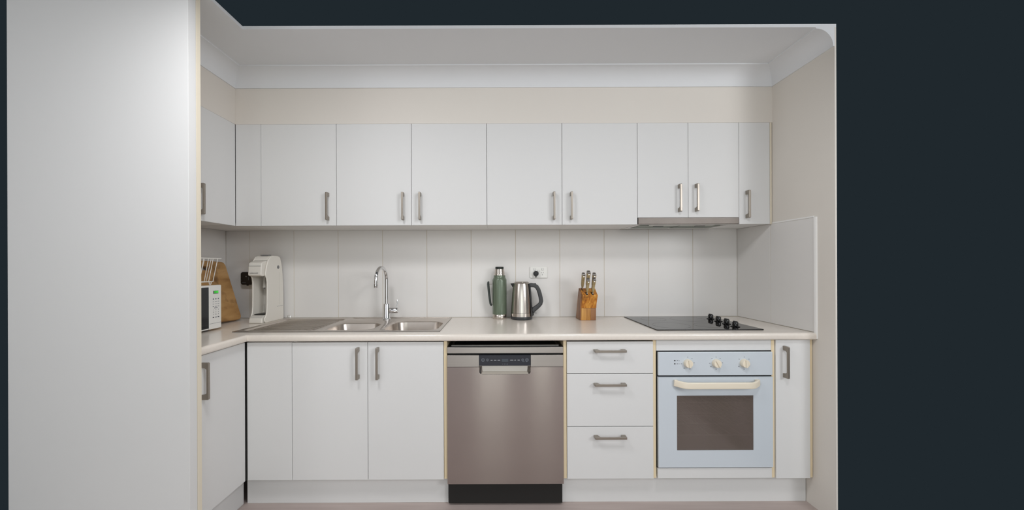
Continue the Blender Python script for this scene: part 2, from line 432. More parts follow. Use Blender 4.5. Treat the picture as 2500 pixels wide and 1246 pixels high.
# left run
LX = -1.2955
t = thing('base_cabinet', 'single-door white base cabinet below the microwave, at right angles to the rest', 'cabinet', (-1.55, -.79, 0), 'white base cabinets under the bench')
MB().box(XL+.02, LX-.019, YEND+.002, -.62, BB, BB+.016).build('bottom_panel', 'carcass', t)
MB().box(XL+.02, XL+.028, YEND+.002, -.62, BB+.016, BT).build('back_panel', 'carcass', t)
for y in (YEND+.002, -.636): MB().box(XL+.028, LX-.019, y, y+.016, BB+.016, BT).build('side_panel', 'carcass', t)
d = MB().box(LX-.018, LX, YEND+.004, -.6025, BB, .8595).build('door', 'laminate', t, .0012, 2)
handle(d, (LX, -.876, .748), HX)
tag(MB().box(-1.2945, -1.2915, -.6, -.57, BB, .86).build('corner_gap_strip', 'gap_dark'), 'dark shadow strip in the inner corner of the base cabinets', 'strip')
tag(MB().box(LX-.03, -.2645, -.545, -.530, .0, .147).build('kickboard', 'laminate', None, .001, 1), 'white kickboard under the sink cabinet, left of the dishwasher', 'kickboard')
tag(MB().box(.3355, XR, -.545, -.530, .0, .147).build('kickboard', 'laminate', None, .001, 1), 'white kickboard under the drawers and oven', 'kickboard')
tag(MB().box(LX-.06, LX-.045, YEND+.002, -.55, .0, .147).build('kickboard', 'laminate', None, .001, 1), 'short white kickboard under the left-hand base cabinet', 'kickboard')

# ---------------------------------------------------------------- benchtop with sink cut-out
bt = MB()
xs = [XL+.001, -1.39, -1.2914, -.33, XR-.001]; ys = [YEND+.001, -.600, -.525, -.05, -.001]
for i in range(4):
    for j in range(4):
        xa, xb, ya, yb = xs[i], xs[i+1], ys[j], ys[j+1]
        if j == 0 and i >= 2: continue
        if i in (1, 2) and j == 2: continue
        bt.box(xa, xb, ya, yb, .866, ZC)
nose = [(0, .9), (.0055, .9), (.0105, .8985), (.0138, .8955), (.0156, .891), (.016, .886), (.016, .874), (.0145, .869), (.0115, .866), (0, .866)]
n = len(nose)
A = [(-1.2914+o, YEND+.001, z) for o, z in nose]; Bc = [(-1.2914+o, -.600-o, z) for o, z in nose]; Cc = [(XR-.001, -.600-o, z) for o, z in nose]
bt.add(A+Bc+Cc, [(i, i+1, n+i+1, n+i) for i in range(n-1)]+[(n+i, n+i+1, 2*n+i+1, 2*n+i) for i in range(n-1)]+[tuple(range(n)), tuple(range(2*n, 3*n))])
tag(bt.build('benchtop', 'benchtop', None, smooth=True, angle=35), 'L-shaped pale laminate benchtop with rounded front edge', 'benchtop')

# ---------------------------------------------------------------- sink
t = thing('kitchen_sink', 'stainless steel sink with two bowls and a ridged draining board let into the benchtop', 'sink', (-.86, -.286, ZC))
SX0, SX1, SY0, SY1, SZ = -1.408, -.309, -.538, -.034, .9040
def outer_ring(x0, x1, y0, y1, pts, n):
    out = []
    for q in range(4):
        for i in range(n+1):
            px, py = pts[q*(n+1)+i]
            cx, cy = ((x1, y1), (x0, y1), (x0, y0), (x1, y0))[q]
            h = n//2
            if i == h: p = (cx, cy)
            elif (q % 2 == 0) == (i < h): p = (cx, py)
            else: p = (px, cy)
            out.append(p)
    return out
def basin(cell, hole, r, depth, name_rim, name_in, m, taper=.02, n=8, fillet=.004, floor_drop=0.0):
    pts = rrect(*hole, r, n); out = outer_ring(*cell, pts, n); N = len(pts)
    cx, cy = (hole[0]+hole[1])/2, (hole[2]+hole[3])/2
    def shrink(d):
        return rrect(hole[0]+d, hole[1]-d, hole[2]+d, hole[3]-d, max(r-d*.6, .004), n)
    def ringfaces(a, b): return [(a+i, a+(i+1) % N, b+(i+1) % N, b+i) for i in range(N)]
    rim = MB(); rim.add([(p[0], p[1], SZ) for p in out]+[(p[0], p[1], SZ) for p in pts]+[(p[0], p[1], SZ-fillet*.4) for p in shrink(fillet*.5)]+[(p[0], p[1], SZ-fillet) for p in shrink(fillet)],
                        ringfaces(0, N)+ringfaces(N, 2*N)+ringfaces(2*N, 3*N))
    rim.build(name_rim, 'sink_steel', t, smooth=True, angle=50)
    ins = MB(); R = [(shrink(fillet), SZ-fillet), (shrink(fillet+taper*.5), SZ-depth*.55), (shrink(fillet+taper), SZ-depth*.85), (shrink(fillet+taper+depth*.06), SZ-depth*.96), (shrink(fillet+taper+depth*.16), SZ-depth)]
    vv = [(p[0], p[1], z) for ring, z in R for p in ring]; ff = []
    for k in range(len(R)-1): ff += ringfaces(k*N, (k+1)*N)
    ff.append(tuple(range((len(R)-1)*N, len(R)*N))); ins.add(vv, ff)
    return ins.build(name_in, m, t, smooth=True, angle=60)
basin((-.668, SX1, SY0, SY1), (-.634, -.328, -.518, -.205), .075, .165, 'deck', 'bowl', 'sink_steel')
basin((-.968, -.668, SY0, SY1), (-.948, -.688, -.500, -.262), .06, .115, 'deck', 'bowl', 'sink_steel')
dr = basin((SX0, -.968, SY0, SY1), (-1.380, -.985, -.508, -.085), .03, .008, 'deck', 'drainer_tray', 'sink_steel', taper=.004, fillet=.002)
MB().box(SX0, SX1, SY0, SY0+.002, .9005, SZ-.0002).box(SX0, SX1, SY1-.002, SY1, .9005, SZ-.0002).box(SX0, SX0+.002, SY0, SY1, .9005, SZ-.0002).box(SX1-.002, SX1, SY0, SY1, .9005, SZ-.0002).build('rim_edge', 'steel_dark', t)
rid = None
for k in range(11):
    y = -.490+k*.039
    rm = MB(); m_ = []
    path = [(-1.355+.02*abs(k-5)/5*0, y, SZ-.0085), (-1.34, y, SZ-.002), (-1.2, y, SZ-.0012), (-1.05, y, SZ-.0015), (-1.02, y, SZ-.0085)]
    if rid is None:
        rm.sweep(path, [(-.006, -.001), (.006, -.001), (.0045, .0015), (0, .0026), (-.0045, .0015)][::-1], (0, 1, 0))
        rid = rm.build('drainer_ridge', 'sink_steel', t, smooth=True, angle=60); y_first = y
    else:
        o = rid.copy(); COL.objects.link(o); o.parent = t; o.location = (0, y-y_first, 0)
for cx, cy, z in ((-.481, -.36, SZ-.165), (-.818, -.38, SZ-.115)):
    MB().lathe([(.042, .002), (.040, .004), (.030, .003), (.028, .0005)], (cx, cy, z), 28).build('drain_strainer', 'steel_dark', t, smooth=True)
# raised ledge and the tap-hole boss behind the bowls
MB().box(-.96, -.325, -.048, -.040, SZ-.001, SZ+.0035).build('back_upstand', 'sink_steel', t, .001, 1)
# small wire hook standing at the corner of the drainer
pts = [(-1.402, -.030+.0, .9045), (-1.398, -.045, .918), (-1.392, -.05, .926), (-1.384, -.05, .928), (-1.378, -.05, .922), (-1.378, -.05, .9045)]
tag(MB().tube(pts, .0018, 8, (0, 1, 0)).build('wire_hook', 'chrome', None, smooth=True), 'small bent chrome wire loop at the back corner of the draining board', 'hook')

# ---------------------------------------------------------------- tap
t = thing('kitchen_tap', 'chrome gooseneck mixer tap with side lever behind the sink bowls', 'tap', (-.717, -.118, SZ))
TX, TY = -.717, -.118
MB().lathe([(.026, 0), (.026, .004), (.0225, .008), (.0208, .012), (.0204, .098), (.0190, .102), (.0115, .104)], (TX, TY, SZ), 32).build('body', 'chrome', t, smooth=True, angle=35)
MB().lathe([(.0275, -.0003), (.0275, .0035), (.024, .0045)], (TX, TY, SZ), 32).build('base_ring', 'chrome', t, smooth=True, angle=35)
dx, dy = -.018/.152, -1.0
path = [(TX, TY, SZ+.104), (TX, TY, SZ+.18), (TX, TY, SZ+.258)]
R_ = .076
for i in range(1, 17):
    a = PI*i/16
    d_ = R_*(1-math.cos(a)); path.append((TX+dx*d_, TY-d_, SZ+.258+R_*1.02*math.sin(a)))
path.append((TX+dx*.152, TY-.153, SZ+.238))
MB().tube(path, .0106, 18, (1, 0, 0)).build('spout', 'chrome', t, smooth=True, angle=50)
MB().lathe([(.0085, 0), (.0114, .0005), (.0118, .002), (.0118, .022), (.0106, .023)], (TX+dx*.152, TY-.153, SZ+.214), 24).build('aerator', 'chrome', t, smooth=True, angle=35)
MB().lathe([(.0155, 0), (.0175, .008), (.0182, .020), (.0182, .056), (.0165, .060), (0.004, .062)], (TX+.012, TY, SZ+.060), 28, axis='X').build('valve', 'chrome', t, smooth=True, angle=40)
MB().sweep([(TX+.066, TY, SZ+.066), (TX+.068, TY, SZ+.095), (TX+.0685, TY, SZ+.118), (TX+.068, TY, SZ+.130)], [(.0075*math.cos(2*PI*i/12), .0058*math.sin(2*PI*i/12)) for i in range(12)], (0, 1, 0), [1, .95, .9, .6]).build('lever', 'chrome', t, smooth=True, angle=60)

# ---------------------------------------------------------------- dishwasher
t = thing('dishwasher', 'freestanding stainless steel dishwasher with black control panel under the bench', 'dishwasher', (.035, -.3, 0))
DX0, DX1 = -.2615, .3335
DF = -.602
MB().box(DX0+.002, DX1-.002, -.570, -.03, .012, .828).build('body', 'gap_dark', t)
MB().box(DX0+.002, DX1-.002, DF+.004, -.05, .8285, .8325).build('top_plate', 'black', t, .001, 1)
MB().box(DX0+.030, DX1-.030, DF+.022, DF+.040, .8325, .8375).box(DX0+.020, DX0+.030, DF+.022, -.06, .8325, .8375).box(DX1-.030, DX1-.020, DF+.022, -.06, .8325, .8375).build('top_rail', 'steel_dark', t)
for x_, y_ in ((-.09, -.572), (.075, -.566), (.083, -.571), (.25, -.575)): MB().lathe([(.003, 0), (.0022, .002), (.001, .003)], (x_, y_, .8325), 8).build('screw', 'chrome', t)
MB().box(DX0, DX1, DF, -.571, .7995, .8305).build('top_fascia', 'steel', t, .0015, 2)
MB().box(DX0+.003, DX1-.003, DF+.022, -.571, .7905, .799).build('gap_seal', 'black', t)
# control strip and door with the grip cut-out
PX0, PX1 = -.097, .166
for a, b in ((DX0, PX0-.0006), (PX1+.0006, DX1)): MB().box(a, b, DF, -.571, .7295, .7895).build('control_fascia', 'steel', t, .0012, 2)
cp = MB().box(PX0, PX1, DF-.0006, -.571, .7365, .7893).build('control_panel', 'panel_black', t, .0008, 1)
# grip recess: U-shaped front lip, sloped inside
gz0, gz1 = .6915, .7358
pts = [(DX0, .13), (DX1, .13), (DX1, .7285), (PX1, .7285)]
r = .017
for i in range(9):
    a = PI/2*i/8; pts.append((PX1-r+r*math.cos(a), gz0+r-r*math.sin(a)))
for i in range(9):
    a = PI/2*i/8; pts.append((PX0+r-r*math.sin(a), gz0+r-r*math.cos(a)))
pts.append((PX0, .7285)); pts.append((DX0, .7285))
MB().prism(pts, 'Y', DF, -.571).build('door', 'steel_door', t)
MB().add([(PX0+.012, -.577, gz1), (PX1-.012, -.577, gz1), (PX1-.016, -.580, gz0+.010), (PX0+.016, -.580, gz0+.010)], [(0, 1, 2, 3)]).build('grip_back', 'steel', t)
MB().add([(PX0+.016, -.580, gz0+.010), (PX1-.016, -.580, gz0+.010), (PX1-.010, DF+.0005, gz0+.0005), (PX0+.010, DF+.0005, gz0+.0005)], [(0, 1, 2, 3)]).build('grip_lip', 'lamplit_steel', t)
for x0, sx in ((PX0, 1), (PX1, -1)):
    MB().add([(x0+sx*.0004, DF+.001, gz1), (x0+sx*.012, -.577, gz1), (x0+sx*.016, -.580, gz0+.010), (x0+sx*.010, DF+.0006, gz0+.0008), (x0+sx*.0004, DF+.001, gz0+.016)], [(0, 1, 2, 3, 4)]).build('grip_cheek', 'steel', t)
MB().box(PX0-.001, PX1+.001, DF-.0012, DF+.004, .7345, .7362).build('panel_trim', 'steel', t)
def ring(m, x, z, r0, r1, y, seg=20):
    v = []; f = []
    for i in range(seg):
        a = 2*PI*i/seg
        for r in (r0, r1): v.append((x+r*math.cos(a), y, z+r*math.sin(a)))
    for i in range(seg):
        j = (i+1) % seg; f.append((2*i, 2*i+1, 2*j+1, 2*j))
    m.add(v, f)
PYF = DF-.0009
for x_, r in ((-.0775, .0085), (-.0545, .0065), (.1255, .0065), (.1475, .0085)):
    m = MB(); ring(m, x_, .7655, r*.74, r, PYF); 
    m.box(x_-r*.3, x_+r*.3, PYF, PYF+.0005, .7655-r*.25, .7655+r*.25); m.build('button', 'mark_grey', cp)
for x_, w_ in ((-.0335, .010), (-.015, .012), (.0035, .013), (.0695, .016), (.087, .008), (.105, .011)):
    MB().box(x_-w_/2, x_+w_/2, PYF, PYF+.0005, .7638, .7660).build('print_mark', 'mark_white', cp)
MB().box(.0185, .0515, PYF+.0002, PYF+.0005, .7565, .7700).build('display', 'lcd_grey', cp)
for x_, w_ in ((.022, .003), (.0285, .0015), (.034, .005), (.041, .0015), (.047, .005), (.128, .004), (.137, .0015), (.145, .004)):
    z_ = .7445 if x_ < .1 else .7568
    MB().box(x_-w_/2, x_+w_/2, PYF, PYF+.0005, z_-.0012, z_+.0012).build('print_mark', 'mark_grey', cp)
MB().box(.136, .1375, PYF, PYF+.0005, .7545, .7592).build('print_mark', 'mark_grey', cp)
MB().box(DX0+.01, DX1-.01, -.545, -.53, .012, .127).build('kick_plate', 'steel_dark', t)
for x_ in (DX0+.05, DX1-.05):
    for y_ in (-.5, -.08): MB().lathe([(.018, 0), (.018, .008), (.008, .009), (.008, .0125)], (x_, y_, 0), 16).build('foot', 'black', t)

# ---------------------------------------------------------------- oven
t = thing('wall_oven', 'white built-under oven with cream knobs and dark glass window', 'oven', (1.11, -.3, 0))
OX0, OX1 = .8185, 1.4045; OF = -.604
MB().box(.8145, 1.4065, BY0+.006, BY1, .807, .862).build('filler_panel', 'laminate', t, .001, 1)
MB().box(1.4075, 1.4235, -.589, -.02, BB, BT).build('side_panel', 'cream_edge', t, .0006, 1)
hous = MB()
hous.box(OX0-.003, OX1+.002, -.588, -.575, .205, .8055)
hous = MB().box(OX0-.003, OX0+.03, -.590, -.06, .205, .8055).box(OX1-.03, OX1+.002, -.590, -.06, .205, .8055).box(OX0+.03, OX1-.03, -.590, -.06, .660, .8055).box(OX0+.03, OX1-.03, -.590, -.06, .205, .245).box(OX0+.03, OX1-.03, -.08, -.06, .245, .660)
hous.build('housing', 'black', t)
MB().box(OX0+.031, OX1-.031, -.55, -.081, .246, .25).box(OX0+.031, OX1-.031, -.55, -.081, .655, .659).box(OX0+.031, OX0+.035, -.55, -.081, .25, .655).box(OX1-.035, OX1-.031, -.55, -.081, .25, .655).box(OX0+.035, OX1-.035, -.085, -.081, .25, .655).build('cavity', 'oven_inside', t)
fa = MB().box(OX0, OX1, OF, -.591, .6825, .8022).build('control_fascia', 'oven_white', t, .004, 3)
dmb = MB()
WX0, WX1, WZ0, WZ1 = .913, 1.304, .300, .580
dmb.box(OX0, WX0, OF, -.591, .212, .674); dmb.box(WX1, OX1, OF, -.591, .212, .674); dmb.box(WX0, WX1, OF, -.591, WZ1, .674); dmb.box(WX0, WX1, OF, -.591, .212, WZ0)
dd = dmb.build('door', 'oven_white', t)
MB().box(WX0+.0005, WX1-.0005, OF+.001, -.596, WZ0+.0005, WZ1-.0005).build('window_pane', 'oven_glass', dd)
for z_ in (.525, .468, .41, .35):
    m = MB(); m.box(OX0+.036, OX1-.036, -.548, -.544, z_-.002, z_+.002); m.box(OX0+.036, OX1-.036, -.30, -.296, z_-.002, z_+.002)
    for k in range(9): m.box(OX0+.06+k*.058, OX0+.063+k*.058, -.544, -.10, z_-.0015, z_+.0015)
    m.build('oven_rack', 'rack_wire', t)
# handle: bowed cream bar
hm = MB(); path = []; sc = []
HZc = .6415
for i in range(25):
    u = i/24; x_ = .897+u*.432
    e = min(u, 1-u)
    k = min(1, e/.14); yy = OF-.006-.032*math.sin(k*PI/2)
    zz = HZc+.006*(1-math.sin(k*PI/2))
    path.append((x_, yy, zz)); sc.append(1)
sec = [(-.0165, -.005), (.0165, -.005), (.0165, .003), (.012, .006), (-.012, .006), (-.0165, .003)]
hm.sweep(path, sec, (0, 0, 1), sc)
hm.box(.897, .915, OF-.010, OF-.0002, .632, .662); hm.box(1.311, 1.329, OF-.010, OF-.0002, .632, .662)
hm.build('door_handle', 'oven_cream', dd, .0015, 2)
for kx, ang in ((.969, 8), (1.114, 28), (1.257, 4)):
    kb = MB().lathe([(.0215, 0), (.0215, -.006), (.0200, -.016), (.0185, -.019), (.001, -.020)], (kx, OF, .7455), 32, axis='Y').build('knob', 'oven_cream', fa, smooth=True, angle=40)
    m = MB(); ca, sa = math.cos(math.radians(ang)), math.sin(math.radians(ang))
    for k in (0,):
        v = []
        for yy, hw, hl in ((-.018, .0055, .0195), (-.0255, .0034, .0185)):
            for a, b in ((-hw, -hl), (hw, -hl), (hw, hl), (-hw, hl)): v.append((kx+a*ca+b*sa*-1*-1*-1, OF+yy, .7455+a*sa+b*ca))
        m.add(v, [(0, 1, 2, 3), (4, 5, 6, 7), (0, 1, 5, 4), (1, 2, 6, 5), (2, 3, 7, 6), (3, 0, 4, 7)])
    m.build('knob_grip', 'oven_cream', kb, .0012, 2)
    angs = {.969: (90, 48, 3, 290, 235, 185), 1.114: (90, 50, 2, 270, 215, 180, 130), 1.257: (90, 40, 330, 270, 215, 140)}[kx]
    for a in angs:
        a_ = math.radians(a); px, pz = kx+.0325*math.cos(a_), .7455+.031*math.sin(a_)
        w_ = (.0008, .0032) if a == 90 else (.0028, .0012)
        MB().box(px-w_[0], px+w_[0], OF-.0005, OF-.0001, pz-w_[1], pz+w_[1]).build('print_mark', 'mark_dark' if a > 200 else 'mark_grey', fa)
for z_ in (.7592, .7428):
    MB().lathe([(.0035, -.0001), (.0035, -.0007)], (.903, OF, z_), 12, axis='Y').build('print_mark', 'black', fa)
    MB().lathe([(.002, -.0001), (.002, -.0007)], (.9155, OF, z_), 12, axis='Y').build('print_mark', 'black', fa)
    m = MB(); ring(m, .9245, z_, .0022, .003, OF-.0004, 14); m.build('print_mark', 'mark_grey', fa)
MB().box(.8185, 1.4045, BY0, BY1, .152, .2035).build('bottom_filler', 'laminate', t, .001, 1)

# ---------------------------------------------------------------- cooktop
t = thing('cooktop', 'black glass electric cooktop with four black knobs let into the benchtop', 'cooktop', (1.128, -.29, ZC))
HX0, HX1, HY0, HY1 = .8435, 1.414, -.532, -.022
MB().prism(rrect(HX0, HX1, HY0, HY1, .006, 3), 'Z', ZC+.0002, ZC+.0055).build('glass_plate', 'hob_glass', t, .0012, 2)
for cx, cy, r in ((.985, -.395, .10), (.985, -.155, .075), (1.20, -.155, .10), (1.195, -.395, .075)):
    m = MB(); seg = 48
    v = []; f = []
    for i in range(seg):
        a = 2*PI*i/seg
        for rr in (r-.0012, r+.0012): v.append((cx+rr*math.cos(a), cy+rr*math.sin(a), ZC+.00575))
    for i in range(seg):
        j = (i+1) % seg; f.append((2*i, 2*i+1, 2*j+1, 2*j))
    m.add(v, f); m.build('burner_ring', 'hob_ring', t)
for kx, ky in ((1.352, -.150), (1.338, -.253), (1.326, -.352), (1.314, -.448)):
    kb = MB().lathe([(.023, .0002), (.0235, .0025), (.019, .0045), (.0165, .0062), (.0150, .0065)], (kx, ky, ZC+.0055), 28).build('knob_skirt', 'black_gloss', t, smooth=True, angle=40)
    MB().lathe([(.0150, .006), (.0150, .024), (.0135, .0265), (.001, .027)], (kx, ky, ZC+.0055), 28).build('knob', 'black_gloss', kb, smooth=True, angle=40)
    MB().box(kx-.0045, kx+.0045, ky-.0148, ky+.0148, ZC+.0315, ZC+.0365).build('knob_grip', 'black', kb, .001, 2)

# ---------------------------------------------------------------- flask
FX, FY = .011, -.062
t = thing('vacuum_flask', 'green metal vacuum flask with side handle and steel cup lid', 'flask', (FX, FY, ZC))
MB().lathe([(.0455, .0003), (.0468, .003), (.0468, .030), (.0462, .031)], (FX, FY, ZC), 40).build('base_band', 'kettle_steel', t, smooth=True, angle=35)
MB().lathe([(.0462, .0305), (.0466, .033), (.0466, .253), (.0455, .259), (.0410, .267), (.0385, .271), (.0378, .2855)], (FX, FY, ZC), 40).build('body', 'green_hammer', t, smooth=True, angle=35)
MB().lathe([(.0345, .285), (.0345, .2985), (.0338, .300), (.0330, .301), (.0295, .326)], (FX, FY, ZC), 40).build('cup_lid', 'kettle_steel', t, smooth=True, angle=30)
MB().lathe([(.0262, .326), (.0275, .328), (.0278, .339), (.0255, .3415), (.001, .3418)], (FX, FY, ZC), 36).build('stopper_cap', 'dark_green', t, smooth=True, angle=35)
q = lambda x, y: (FX+(x-317)/2880, FY, ZC+(1090-y)/2880)
MB().sweep([q(118, 388), q(102, 398), q(98, 430), q(106, 520), q(116, 620), q(128, 720), q(140, 800), q(150, 830), q(172, 842)], [(.012, -.0055), (.012, .004), (.008, .0075), (-.008, .0075), (-.012, .004), (-.012, -.0055)], (0, 1, 0), [.8, 1, 1.15, 1.15, 1.1, 1.05, 1, .95, .7]).build('handle', 'dark_green', t, .0012, 2)
MB().tube([q(110, 428), q(150, 438), q(190, 432)], .0022, 8, (0, 1, 0)).box(q(172, 0)[0], q(192, 0)[0], FY-.008, FY+.008, q(0, 862)[2], q(0, 826)[2]).build('handle_bracket', 'steel_dark', t)

# ---------------------------------------------------------------- kettle
KX, KY = .154, -.085
t = thing('electric_kettle', 'brushed steel electric kettle with dark grey loop handle', 'kettle', (KX, KY, ZC))
prof = [(.0690, .045), (.0672, .085), (.0645, .13), (.0605, .175), (.0560, .215), (.0530, .232)]
MB().lathe([(.0640, .0003), (.0690, .003), (.0700, .010), (.0705, .018), (.0695, .0205)], (KX, KY, ZC), 48).build('base_ring', 'kettle_grey', t, smooth=True, angle=40)
MB().lathe([(.0703, .0208), (.0698, .0435)], (KX, KY, ZC), 48).build('lower_band', 'kettle_steel', t, smooth=True)
MB().lathe([(.0680, .0432), (.0680, .0455)], (KX, KY, ZC), 48).build('seam_ring', 'black', t)
MB().lathe(prof, (KX, KY, ZC), 48).build('body', 'kettle_steel', t, smooth=True)
MB().lathe([(.0530, .2322), (.0505, .2368), (.0455, .2402), (.0430, .2410), (.0425, .2425), (.0390, .2445), (.001, .2462)], (KX, KY, ZC), 48).build('lid', 'kettle_steel', t, smooth=True, angle=40)
MB().lathe([(.0418, .2412), (.0432, .2418), (.0428, .2428)], (KX, KY, ZC), 48, cap=False).build('lid_ring', 'black', t)
sp = [(r+.0034, h) for r, h in [(.0700, .021)]+prof]
m = MB(); m.lathe(sp, (KX, KY, ZC), 14, -.66, .66, cap=False); m.lathe([(r-.004, h) for r, h in sp], (KX, KY, ZC), 14, -.66, .66, cap=False)
m.build('handle_strip', 'kettle_grey', t, smooth=True)
q = lambda x, y: (KX+(x-725)/2905, KY, ZC+(1105-y)/2905)
hs = [(.0135, -.007), (.0135, .007), (.010, .0125), (-.010, .0125), (-.0135, .007), (-.0135, -.007), (-.010, -.0125), (.010, -.0125)]
MB().sweep([q(860, 470), q(915, 462), q(965, 468), q(1010, 490), q(1045, 545), q(1070, 620), q(1088, 700), q(1098, 765), q(1085, 815), q(1040, 862), q(985, 905), q(925, 950)], hs, (0, 1, 0), [1.15, 1.1, 1.05, 1.05, 1, 1, 1, 1, 1, 1.05, 1.15, 1.3]).build('handle', 'kettle_grey', t, .002, 2)
MB().box(q(905, 0)[0], q(1003, 0)[0], KY-.009, KY+.009, q(0, 448)[2], q(0, 428)[2]).build('lid_button', 'kettle_grey', t, .002, 2)
a, b, c = q(518, 430), q(590, 424), q(566, 520)
v = [a, (b[0], KY-.022, b[2]), (b[0], KY+.022, b[2]), c, (a[0]+.001, KY, a[2]-.004)]
MB().add(v, [(0, 1, 2), (4, 3, 1), (4, 2, 3), (0, 4, 1), (0, 2, 4), (1, 3, 2)]).build('spout', 'kettle_grey', t)
MB().sweep([q(935, 985), q(975, 990), q(1012, 993)], [(.005, -.002), (.005, .002), (-.005, .002), (-.005, -.002)], (0, 1, 0)).build('switch_lever', 'grey_plastic', t, .0006, 1)
MB().box(q(905, 0)[0], q(960, 0)[0], KY-.010, KY+.010, q(0, 1040)[2], q(0, 930)[2]).build('switch_housing', 'kettle_grey', t, .004, 2)

# ---------------------------------------------------------------- knife block and knives
NX0, NX1 = .518, .621
t = thing('knife_block', 'orange-brown acacia knife block leaning forward, standing on the benchtop', 'knife block', ((NX0+NX1)/2, -.11, ZC))
crz = .977
side = [(-.157, .9004), (-.1605, crz)]
MB().prism([(-.157, .9004), (-.160, .935), (-.1605, crz), (-.074, crz), (-.040, .9004)], 'X', NX0+.010, NX1-.034).build('front_foot_board', 'acacia_base', t, .001, 1)
MB().prism([(-.157, .9004), (-.160, .935), (-.1605, crz), (-.074, crz), (-.040, .9004)], 'X', NX1-.034, NX1).build('front_foot_board', 'acacia_side', t, .001, 1)
MB().prism([(-.157, .9004), (-.160, .935), (-.1610, crz), (-.168, 1.005), (-.184, 1.040), (-.200, 1.061), (-.130, 1.103), (-.100, 1.045), (-.074, crz), (-.040, .9004)], 'X', NX0, NX0+.0098).build('side_board', 'acacia_side', t, .001, 1)
MB().prism([(-.1625, crz+.0004), (-.170, 1.005), (-.186, 1.038), (-.200, 1.061), (-.130, 1.103), (-.100, 1.045), (-.074, crz+.0004)], 'X', NX0+.010, NX1+.001).build('upper_board', 'acacia', t, .0015, 2)
ax = Vector((0, -.43, .9)).normalized()     # direction the knives point
tdir = Vector((0, -.07, -.042)).normalized()  # down the sloping top, towards the front
top0 = Vector((0, -.130, 1.103))
for i in range(5):
    xx, dn = ((.5365, .012), (.567, .012), (.604, .012), (.556, .062), (.592, .062))[i]
    p = top0 + tdir*dn
    w_ = .009
    m = MB()
    wd = .0058 if dn > .03 else .0042
    cs = [Vector((xx+sx*wd, p.y, p.z))+tdir*sy*.0165+ax*.0009 for sx, sy in ((-1, -1), (1, -1), (1, 1), (-1, 1))]
    m.add(cs, [(0, 1, 2, 3)]); m.build('slot', 'gap_dark', t)
KN = [(.5365, .012, .112, .0095, 'knife at the kettle end of the block back row, grey-brown wooden handle'),
      (.567, .012, .126, .0105, 'tallest knife, middle of the block back row, grey-brown wooden handle'),
      (.604, .012, .112, .0100, 'knife at the cooktop end of the block back row, grey-brown wooden handle'),
      (.556, .062, .104, .0092, 'lower knife in the block front row, in front of the tallest knife'),
      (.592, .062, .108, .0096, 'lower knife in the block front row, nearer the cooktop')]
for xx, dn, L, hw, lab in KN:
    p = top0 + tdir*dn + ax*.001
    k = thing('kitchen_knife', lab, 'knife', (xx, p.y, p.z), 'knives in the wooden block')
    def pt(a, b, c): # a across X, b along top slope, c along knife axis
        return Vector((xx+a, p.y, p.z))+tdir*b+ax*c
    def slab(m, a0, b0, c0, a1, b1, c1):
        v = [pt(sx*a0, sy*b0, c0) for sx, sy in ((-1, -1), (1, -1), (1, 1), (-1, 1))]+[pt(sx*a1, sy*b1, c1) for sx, sy in ((-1, -1), (1, -1), (1, 1), (-1, 1))]
        m.add(v, [(3, 2, 1, 0), (4, 5, 6, 7), (0, 1, 5, 4), (1, 2, 6, 5), (2, 3, 7, 6), (3, 0, 4, 7)])
    m = MB(); slab(m, .0022, .010, .0, .0026, .010, .012); m.build('blade', 'chrome', k)
    m = MB(); slab(m, .004, .010, .012, hw*.78, .011, .03); slab(m, hw*.78, .011, .03, hw*.9, .0105, L*.6); slab(m, hw*.9, .0105, L*.6, hw, .0125, L-.012); m.build('handle', 'knife_wood', k, .002, 2, angle=50)
    m = MB(); slab(m, hw, .0125, L-.012, hw*.98, .0122, L-.003); slab(m, hw*.98, .0122, L-.003, hw*.75, .010, L); m.build('end_cap', 'steel_dark', k, .0012, 2, angle=50)
    m = MB(); c_ = pt(0, .0128, L-.017)
    m.lathe([(.0032, 0), (.0032, -.0012), (.001, -.0016)], (c_.x, c_.y, c_.z), 14, axis='Y'); m.build('rivet', 'chrome', k)

# ---------------------------------------------------------------- double power outlet and plug
t = thing('power_outlet', 'white double power outlet on the tiled wall above the kettle', 'outlet', (.2755, 0, 1.2025))
MB().prism(rrect(.217, .334, 1.165, 1.240, .004, 3), 'Y', -.0095, -.0004).build('plate', 'outlet_white', t, .002, 2)
for x_, z_ in ((.2485, 1.2235), (.2975+.004, 1.2235), (.276, 1.212)):
    w_ = .0065
    MB().box(x_-w_, x_+w_, -.0135, -.0094, z_-.0055, z_+.0055).build('switch', 'outlet_white', t, .0015, 2)
    MB().box(x_-w_-.001, x_+w_+.001, -.0098, -.0094, z_-.0068, z_+.0065).build('switch_gap', 'mark_grey', t)
for x_, z_, a in ((.2935, 1.201, 25), (.3065, 1.201, -25), (.300, 1.187, 0)):
    ca, sa = math.cos(math.radians(a)), math.sin(math.radians(a))
    v = [(x_+u*ca-w_*sa, -.00975, z_+u*sa+w_*ca) for u, w_ in ((-.0011, -.004), (.0011, -.004), (.0011, .004), (-.0011, .004))]
    MB().add(v, [(0, 1, 2, 3)]).build('socket_slot', 'black', t)
t = thing('power_plug', 'round black plug pushed into the white outlet above the kettle', 'plug', (.256, -.01, 1.195))
MB().lathe([(.0175, -.0098), (.0180, -.016), (.0170, -.034), (.0140, -.038), (.001, -.039)], (.256, 0, 1.195), 28, axis='Y').build('body', 'black', t, smooth=True, angle=40)
MB().tube([(.256, -.030, 1.182), (.255, -.034, 1.176), (.253, -.036, 1.170)], .0042, 10, (1, 0, 0)).build('cord_stub', 'black', t, smooth=True)
MB().box(.2475, .2625, -.0405, -.038, 1.1915, 1.1975).build('grip_rib', 'dark_green', t, .001, 1)

